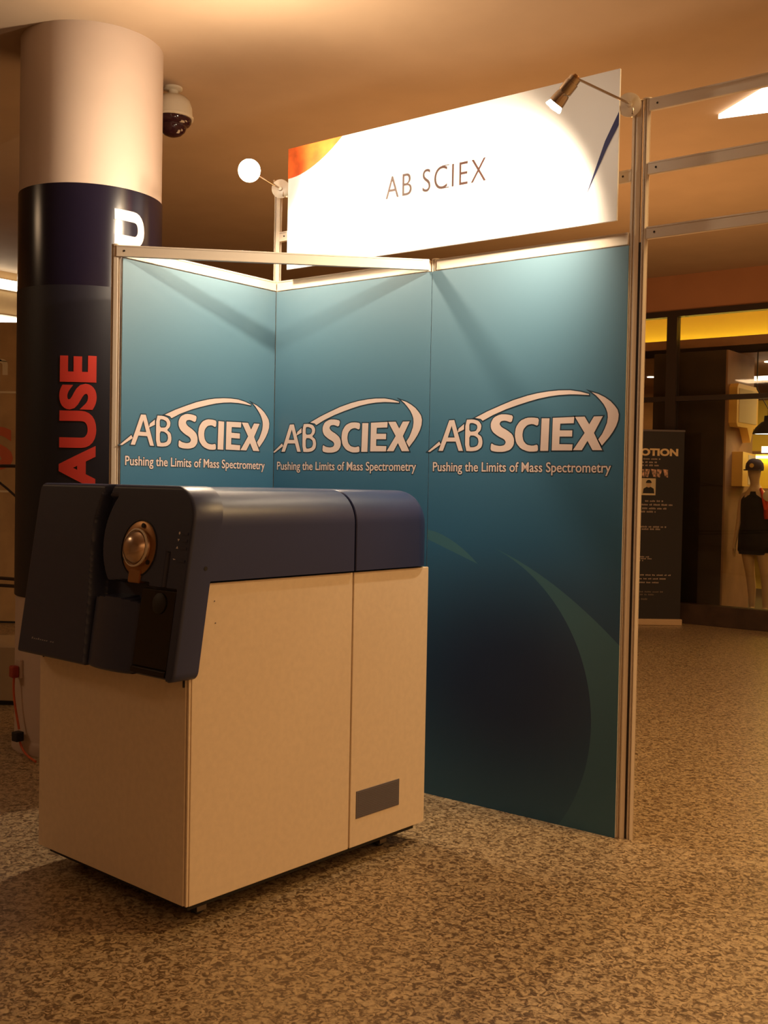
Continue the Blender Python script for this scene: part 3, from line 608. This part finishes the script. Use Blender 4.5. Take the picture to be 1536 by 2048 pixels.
for i, (y0, z, lab) in enumerate(((2.9, 3.64, 'upper bright linear light high on the far left wall'), (2.9, 3.235, 'lower bright linear light on the far left wall'))):
    b = BM(); box(b, 0, 0.08, -0.9, 0.35, -0.05+i*0.012, 0.05-i*0.012, 0.03, 4)
    wl = thing('wall_light', lab, 'wall light', (-7.0, y0, z), 0, 'linear lights on the far left wall'); obj('diffuser', b, M_TUBE, wl, smooth=True)
    b = BM(); box(b, 0, 0.02, -0.95, 0.40, -0.06, 0.06); obj('back_plate', b, M_ALU, wl)
def cable(pts, r, lab):
    b = BM(); tube(b, pts, r); tag(obj('power_lead', b, M_CABLE, smooth=True), lab, 'cable', 'black leads beside the pillar')

# ------------------------------------------------------------------ shop front
b = BM(); box(b, -3.5, 6, SY-0.04, SY+0.12, 0, 0.215, 0.004); struct(obj('trim_1', b, M_PLINTH))
b = BM(); box(b, -3.5, 6, SY-0.01, SY+0.09, 3.335, 3.40); struct(obj('trim_2', b, M_FRAME))
win = bpy.data.objects.new('window_1', None); C.objects.link(win); struct(win)
b = BM(); box(b, -3.5, 6, SY, SY+0.07, 2.415, 2.468); obj('transom', b, M_FRAME, win)
b = BM(); box(b, -0.846, -0.731, SY-0.01, SY+0.09, 0.215, 3.335); obj('mullion', b, M_FRAME, win)
b = BM(); box(b, 2.1, 2.2, SY-0.01, SY+0.09, 0.215, 3.335); obj('mullion', b, M_FRAME, win)
for (x0, x1, z0, z1) in ((-3.5, -0.846, 0.215, 2.415), (-3.5, -0.846, 2.468, 3.335), (-0.731, 2.1, 0.215, 2.415), (-0.731, 2.1, 2.468, 3.335), (2.2, 6, 0.215, 2.415), (2.2, 6, 2.468, 3.335)):
    b = BM(); box(b, x0, x1, SY+0.03, SY+0.038, z0, z1); obj('window_pane', b, M_GLASS, win)
# interior
b = BM(); box(b, -3.6, 6.1, SY+0.1, 12.2, 0.06, 0.10); struct(obj('floor_shop', b, M_SHOPFLOOR))
b = BM(); box(b, -3.6, 6.1, 7.62, 12.2, 2.98, 3.06); box(b, -3.6, 6.1, 7.62, 7.70, 2.98, 3.16); struct(obj('ceiling_shop', b, M_SHOPBROWN))
b = BM(); box(b, -3.6, 6.1, 8.35, 8.45, 3.06, 3.79); struct(obj('wall_cove', b, M_SHOPYEL))
b = BM(); box(b, -3.5, 6.0, 8.22, 8.27, 3.07, 3.10); tag(obj('cove_light', b, M_LED), 'yellow cove light strip above the shop window', 'light strip')
b = BM(); box(b, -3.6, 6.1, 11.0, 11.1, 0.1, 2.98); struct(obj('wall_shop_back', b, M_SHOPBROWN))
b = BM(); box(b, -3.7, -3.6, SY, 12.2, 0.1, 3.79); struct(obj('wall_shop_left', b, M_SHOPBROWN))
col = thing('shop_column', 'wide dark square column just inside the shop window', 'column', (-0.70, 7.35, 0.10))
b = BM(); box(b, -0.42, 0.41, 0, 0.85, 0, 2.88); obj('shaft', b, M_SHOPDARK, col)
b = BM(); box(b, 0.41, 0.43, 0.0, 0.85, 0, 2.88); obj('side_cladding', b, M_SHOPBROWN, col)['label'] = 'brown timber side face'
# speech bubble signs on the brown side face (x = -0.27)
sb = thing('speech_bubble_sign', 'cream speech bubble shaped sign high on the column side', 'sign', (-0.27, 7.35, 2.15), 0, 'shop wall signs')
b = BM(); prism(b, [(0.10, 0.0), (0.40, 0.0), (0.52, -0.16), (0.60, 0.0), (0.70, 0.0), (0.74, 0.04), (0.74, 0.44), (0.70, 0.47), (0.10, 0.47), (0.06, 0.43), (0.06, 0.04)], 0.0, 0.09, 'x'); obj('bubble', b, M_SIGNY, sb)
b = BM(); prism(b, [(0.12, 0.05), (0.68, 0.05), (0.68, 0.42), (0.12, 0.42)], 0.09, 0.095, 'x'); obj('face', b, M_CREAM, sb)
sb = thing('wall_sign', 'boxy yellow sign on the column side behind the mannequin head', 'sign', (-0.27, 7.35, 1.50), 0, 'shop wall signs')
b = BM(); prism(b, [(0.20, 0.0), (0.62, 0.0), (0.62, 0.36), (0.20, 0.38)], 0.0, 0.12, 'x'); obj('box', b, M_SIGNY, sb)
b = BM(); prism(b, [(0.38, 0.02), (0.60, 0.02), (0.60, 0.34), (0.38, 0.35)], 0.12, 0.124, 'x'); obj('face', b, M_CREAM, sb)
# shop lights
b = BM(); box(b, -0.7, 0.7, -0.02, 0.02, -0.03, 0.02, 0.008); q = thing('tube_light', 'white tube light hanging inside the shop above the mannequin', 'tube light', (0.29, 8.6, 2.79)); obj('tube', b, M_TUBE, q)
b = BM(); tube(b, [(-0.5, 0, 0.02), (-0.5, 0, 0.19)], 0.006); obj('suspension_wire', b, M_BLACKM, q)
pd = thing('pendant_lamp', 'black cone pendant lamp with V shaped cord over the mannequin', 'pendant lamp', (0.09, 7.62, 2.07))
b = BM(); lathe(b, (0, 0, 0), (0, 0, 1), [(0.155, 0.0), (0.16, 0.01), (0.13, 0.07), (0.07, 0.13), (0.045, 0.14), (0.04, 0.20), (0, 0.205)], 32, cap=False); obj('lamp_shade', b, M_BLACKM, pd, smooth=True)
b = BM(); lathe(b, (0, 0, 0.006), (0, 0, -1), [(0, 0.004), (0.145, 0), ], 32, cap=False); obj('diffuser', b, M_TUBE, pd)
b = BM(); tube(b, [(0, 0, 0.20), (0, 0, 0.27)], 0.006); obj('cord', b, M_BLACKM, pd)
b = BM(); tube(b, [(-0.13, 0, 0.50), (0, 0, 0.27), (0.13, 0, 0.50)], 0.007); obj('cord', b, M_BLACKM, pd)
for sx in (-0.13, 0.13):
    b = BM(); tube(b, [(sx, 0, 0.50), (sx, 0, 0.91)], 0.007); obj('cord', b, M_BLACKM, pd)
q = thing('shelf_display', 'yellow lit wall shelf unit at the back of the shop', 'shelf', (-1.3, 10.4, 0.10))
b = BM(); box(b, 0, 2.6, 0.3, 0.36, 0, 2.6); obj('back_board', b, M_SHOPYEL, q)
for zz in (0.5, 0.95, 1.35, 1.85): 
    b = BM(); box(b, 0, 2.6, 0.0, 0.3, zz, zz+0.04); obj('shelf_board', b, M_SHOPBROWN, q)
b = BM(); box(b, 0.02, 2.5, 0.24, 0.28, 1.80, 1.835); obj('light_strip', b, M_LED, q)
b = BM(); box(b, -0.12, 0.12, -0.02, 0.02, -0.04, 0.04); q = obj('light_box', b, M_TUBE, loc=(-0.50, 9.6, 1.98)); tag(q, 'small bright light box hanging behind the pendant lamp', 'light box')
b = BM(); lathe(b, (0, 0, 0), (0, 0, -1), [(0.05, 0), (0.05, 0.01), (0, 0.012)], 20); q = obj('ceiling_spot', b, M_TUBE, loc=(-2.15, 9.6, 2.98)); tag(q, 'small round ceiling spot in the shop left of the column', 'ceiling spot', 'round shop ceiling spots')
b = BM(); lathe(b, (0, 0, 0), (0, 0, -1), [(0.05, 0), (0.05, 0.01), (0, 0.012)], 20); q = obj('ceiling_spot', b, M_TUBE, loc=(-0.24, 8.6, 2.98)); tag(q, 'small round ceiling spot in the shop right of the column', 'ceiling spot', 'round shop ceiling spots')
l = bpy.data.lights.new('shop_fill_light', 'AREA'); l.size = 1.5; l.energy = 70; l.color = (1, 0.66, 0.22); lo = bpy.data.objects.new('shop_fill_light', l); lo.location = (0.9, 9.3, 2.9); C.objects.link(lo)  # added fill to brighten the shop interior, no fixture seen
l = bpy.data.lights.new('shop_fill_light', 'AREA'); l.size = 1.0; l.energy = 26; l.color = (1, 0.60, 0.18); lo = bpy.data.objects.new('shop_fill_light', l); lo.location = (-2.7, 9.4, 2.9); C.objects.link(lo)  # second added fill, lifts the brown wall left of the column

# ------------------------------------------------------------------ mannequin in the window
mq = thing('mannequin', 'mannequin in black vest top and cap standing in the shop window', 'mannequin', (0.0, 7.55, 0.10))
def skin(name, verts, edges, rad, m_, parent, lev=2):
    me = bpy.data.meshes.new(name); me.from_pydata(verts, edges, []); o = bpy.data.objects.new('tmp', me); C.objects.link(o)
    md = o.modifiers.new('s', 'SKIN'); me.skin_vertices[0].data[0].use_root = True
    for i, r in enumerate(rad): me.skin_vertices[0].data[i].radius = r if isinstance(r, tuple) else (r, r)
    o.modifiers.new('ss', 'SUBSURF').levels = lev
    dg = bpy.context.evaluated_depsgraph_get(); dg.update()
    m2 = bpy.data.meshes.new_from_object(o.evaluated_get(dg)); bpy.data.objects.remove(o); m2.materials.clear()
    return link(name, m2, m_, parent, smooth=True)
V = []; E_ = []; Rr = []
def addv(p, r, par=None):
    V.append(p); Rr.append(r)
    if par is not None: E_.append((par, len(V)-1))
    return len(V)-1
pv = addv((0.0, 0, 0.88), (0.15, 0.10))
w1 = addv((0.0, 0, 1.02), (0.115, 0.085), pv); ch_ = addv((0.0, 0, 1.20), (0.135, 0.10), w1); nb = addv((0.0, 0.0, 1.33), (0.085, 0.06), ch_)
nk = addv((-0.005, -0.01, 1.41), (0.046, 0.046), nb); hj = addv((-0.01, -0.02, 1.48), (0.052, 0.055), nk); hc = addv((-0.012, -0.025, 1.56), (0.073, 0.088), hj); ht = addv((-0.012, -0.015, 1.65), (0.055, 0.065), hc)
for s in (-1, 1):
    sh = addv((s*0.135, 0, 1.285), (0.050, 0.050), nb); el = addv((s*0.175, 0.01, 1.02), (0.034, 0.034), sh); wr = addv((s*0.205, -0.02, 0.79), (0.022, 0.020), el); pm = addv((s*0.210, -0.03, 0.72), (0.028, 0.014), wr)
    for k in range(4): 
        f1 = addv((s*0.208, -0.058+k*0.018, 0.665), (0.0075, 0.0075), pm); addv((s*0.200, -0.054+k*0.017, 0.625-0.006*(k == 1)), (0.006, 0.006), f1)
    th = addv((s*0.195, -0.065, 0.71), (0.0085, 0.0085), pm); addv((s*0.188, -0.078, 0.675), (0.0065, 0.0065), th)
    hp = addv((s*0.085, 0, 0.78), (0.082, 0.085), pv); kn = addv((0.05+s*0.080, -0.01, 0.44), (0.050, 0.052), hp); cf = addv((0.06+s*0.078, 0.01, 0.30), (0.045, 0.050), kn); an = addv((0.068+s*0.072, 0.0, 0.07), (0.028, 0.030), cf); addv((0.068+s*0.076, -0.12, 0.03), (0.032, 0.022), an)
skin('body', V, E_, Rr, M_SKIN, mq)
def loft(rings, n=28):
    bm = BM(); R_ = []
    for (cx, cy, z, rx, ry) in rings: R_.append([bm.verts.new((cx+rx*math.cos(2*PI*i/n), cy+ry*math.sin(2*PI*i/n), z)) for i in range(n)])
    for A, B in zip(R_, R_[1:]):
        for i in range(n): bm.faces.new((A[i], A[(i+1) % n], B[(i+1) % n], B[i]))
    return bm
obj('vest_top', loft([(0, 0, 0.685, 0.170, 0.13), (0, 0, 0.70, 0.175, 0.135), (0, 0, 0.85, 0.172, 0.13), (0, 0, 1.0, 0.150, 0.11), (0, 0, 1.15, 0.155, 0.12), (0, 0, 1.25, 0.155, 0.115), (0, 0, 1.31, 0.125, 0.085), (-0.002, -0.004, 1.345, 0.085, 0.075)]), M_CLOTH, mq, smooth=True)
obj('shorts', loft([(0.0, 0, 0.66, 0.165, 0.10), (0.0, 0, 0.76, 0.172, 0.12), (0.0, 0, 0.86, 0.168, 0.12)]), M_CLOTH, mq, smooth=True)
cp = BM(); lathe(cp, (-0.012, -0.020, 1.575), (0, 0.05, 1), [(0.094, 0), (0.097, 0.03), (0.090, 0.075), (0.062, 0.115), (0.03, 0.128), (0, 0.130)], 32, cap=False); cap_o = obj('cap', cp, M_CAP, mq, smooth=True)
b = BM(); prism(b, [(-0.10, -0.06), (-0.095, -0.13), (-0.06, -0.185), (-0.012, -0.20), (0.036, -0.185), (0.07, -0.13), (0.076, -0.06)], 1.572, 1.584, 'z', M=Matrix.Rotation(0.0, 4, 'X')); obj('brim', b, M_CAP, cap_o)
b = BM(); lathe(b, (-0.012, -0.114, 1.625), (0, -1, 0.1), [(0.024, 0), (0.024, 0.004), (0, 0.005)], 12); obj('cap_badge', b, M_SIGNY, cap_o)
b = loft([(0.155, -0.02, 1.05, 0.05, 0.06), (0.16, -0.03, 1.10, 0.055, 0.075), (0.155, -0.03, 1.22, 0.05, 0.08), (0.135, -0.02, 1.33, 0.035, 0.06)]); obj('shoulder_bag', b, M_REDC, mq, smooth=True)
b = BM(); lathe(b, (0.175, -0.10, 1.30), (0.15, -1, 0.1), [(0.06, 0), (0.06, 0.012), (0.045, 0.02), (0, 0.024)], 24); obj('bag_patch', b, M_CREAM, mq, smooth=True)
b = BM(); tube(b, [(0.07, -0.04, 1.375), (0.10, -0.085, 1.33), (0.125, -0.115, 1.25), (0.145, -0.11, 1.15)], 0.016); obj('bag_strap', b, M_REDC, mq, smooth=True)

# ------------------------------------------------------------------ roll-up banner
ang = math.radians(40)
rb = thing('rollup_banner', 'black roll-up banner stand with gold headline in front of the shop', 'banner stand', (-0.53, 6.86, 0), 0)
rb.rotation_euler = (0, 0, ang)      # local x = 0 is its right end, banner runs to negative x
b = BM(); box(b, -0.86, 0.0, -0.05, 0.05, 0.0, 0.065, 0.006); obj('base', b, mat('banner_base', (0.62, 0.45, 0.28), 0.4, metal=0.4), rb)['label'] = 'pale metal base'
b = BM(); box(b, -0.85, -0.01, -0.003, 0.003, 0.065, 2.07); obj('banner_sheet', b, M_BANNER, rb)
b = BM(); box(b, -0.855, -0.005, -0.010, 0.012, 2.065, 2.085, 0.002); obj('top_rail', b, M_GREY, rb)
b = BM(); tube(b, [(-0.43, 0.03, 0.06), (-0.43, 0.03, 2.07)], 0.008); obj('support_pole', b, M_ALU, rb)
t = text_bm('MOTION', 0.05); fit(t, bounds(t), -0.575, -0.075, 1.805, 1.885); stand(t, -0.005); obj('headline', t, M_BTXT, rb)
def words(x0, x1, z, h, m_, seedv, nm='small_print'):
    random.seed(seedv); b = BM(); x = x0
    while x < x1-0.01:
        w_ = min(random.uniform(0.025, 0.08), x1-x); n_ = max(1, int(w_/0.012))
        for k in range(n_):
            a = x+w_*k/n_; hh = h*random.uniform(0.7, 1.0); vs = [b.verts.new((a+p, -0.005, z+q)) for p, q in ((0, 0), (w_/n_*0.75, 0), (w_/n_*0.75, hh), (0, hh))]; b.faces.new(vs)
        x += w_+0.014
    return obj(nm, b, m_, rb)
for i, (x0, x1, z, h) in enumerate(((-0.45, -0.26, 1.765, 0.014), (-0.70, -0.30, 1.728, 0.020), (-0.70, -0.28, 1.695, 0.020), (-0.42, -0.22, 1.315, 0.018), (-0.55, -0.12, 1.275, 0.02), (-0.45, -0.18, 1.235, 0.02), (-0.70, -0.30, 1.20, 0.02), (-0.70, -0.18, 1.040, 0.018), (-0.70, -0.24, 1.015, 0.018), (-0.70, -0.36, 0.72, 0.014), (-0.70, -0.33, 0.70, 0.014), (-0.70, -0.42, 0.68, 0.014), (-0.52, -0.12, 0.525, 0.016), (-0.52, -0.17, 0.485, 0.016), (-0.52, -0.25, 0.445, 0.016))):
    words(x0, x1, z, h, M_BTXT2, i)
for i, (x0, x1, z, h) in enumerate(((-0.70, -0.2, 0.345, 0.016), (-0.70, -0.3, 0.315, 0.016), (-0.70, -0.36, 0.265, 0.02))): words(x0, x1, z, h, mat('banner_dim_text_%s' % 'abc'[i], (0.16, 0.12, 0.09), 0.5), i+40)
# row of slanted photographs and the two portraits
b = BM()
for k in range(7):
    x = -0.62+k*0.064; s = 0.012*(-1)**k
    vs = [b.verts.new((x+p, -0.0052, z)) for p, z in ((0.012+s, 1.585), (0.045+s, 1.575), (0.055, 1.66), (0.0, 1.665))]; b.faces.new(vs)
obj('photo_strip', b, mat('photo_strip_print', (0.48, 0.30, 0.22), 0.5, noise=0.8, nscale=40), rb)
b = BM(); box(b, -0.62, -0.31, -0.0055, -0.0045, 1.385, 1.565); obj('portrait_card', b, M_CREAM, rb)
for x in (-0.535, -0.385):
    t = poly_bm([[(x-0.062, 1.405), (x+0.062, 1.405), (x+0.055, 1.455), (x+0.02, 1.475), (x-0.02, 1.475), (x-0.055, 1.455)]]); stand(t, -0.0062); obj('portrait_suit', t, M_BLACKM, rb)
    t = poly_bm([[(x+0.027*math.cos(a*PI/8), 1.502+0.036*math.sin(a*PI/8)) for a in range(16)]]); stand(t, -0.0066); obj('portrait_face', t, M_SKIN, rb)
    t = poly_bm([[(x+0.031*math.cos(a*PI/8), 1.515+0.034*math.sin(a*PI/8)) for a in range(0, 9)]]); stand(t, -0.0070); obj('portrait_hair', t, M_BLACKM, rb)
t = poly_bm([[(-0.66, 0.52), (-0.60, 0.52), (-0.60, 0.56), (-0.66, 0.56)], [(-0.67, 0.44), (-0.61, 0.44), (-0.61, 0.50), (-0.67, 0.50)]]); stand(t, -0.005); obj('red_icons', t, M_RED, rb)

# black leads crossing the gap left of the pillar
cable(bez((-3.35, 0.20, 1.53), (-3.0, 0.25, 1.53), (-2.4, 0.3, 1.53), (-1.30, -0.25, 1.53)), 0.012, 'straight black lead at mid height left of the pillar')
cable(bez((-3.2, 0.0, 1.58), (-2.6, 0.0, 1.50), (-2.1, -0.1, 1.32), (-1.32, -0.30, 0.95)), 0.008, 'drooping black lead left of the pillar below the straight one')
cable(bez((-3.35, 0.20, 0.72), (-3.0, 0.2, 0.73), (-2.4, 0.2, 0.76), (-1.33, -0.30, 0.82)), 0.012, 'upper of two low black leads left of the pillar')
cable(bez((-3.35, 0.20, 0.665), (-3.0, 0.2, 0.675), (-2.4, 0.18, 0.715), (-1.33, -0.32, 0.79)), 0.012, 'lower of two low black leads left of the pillar')
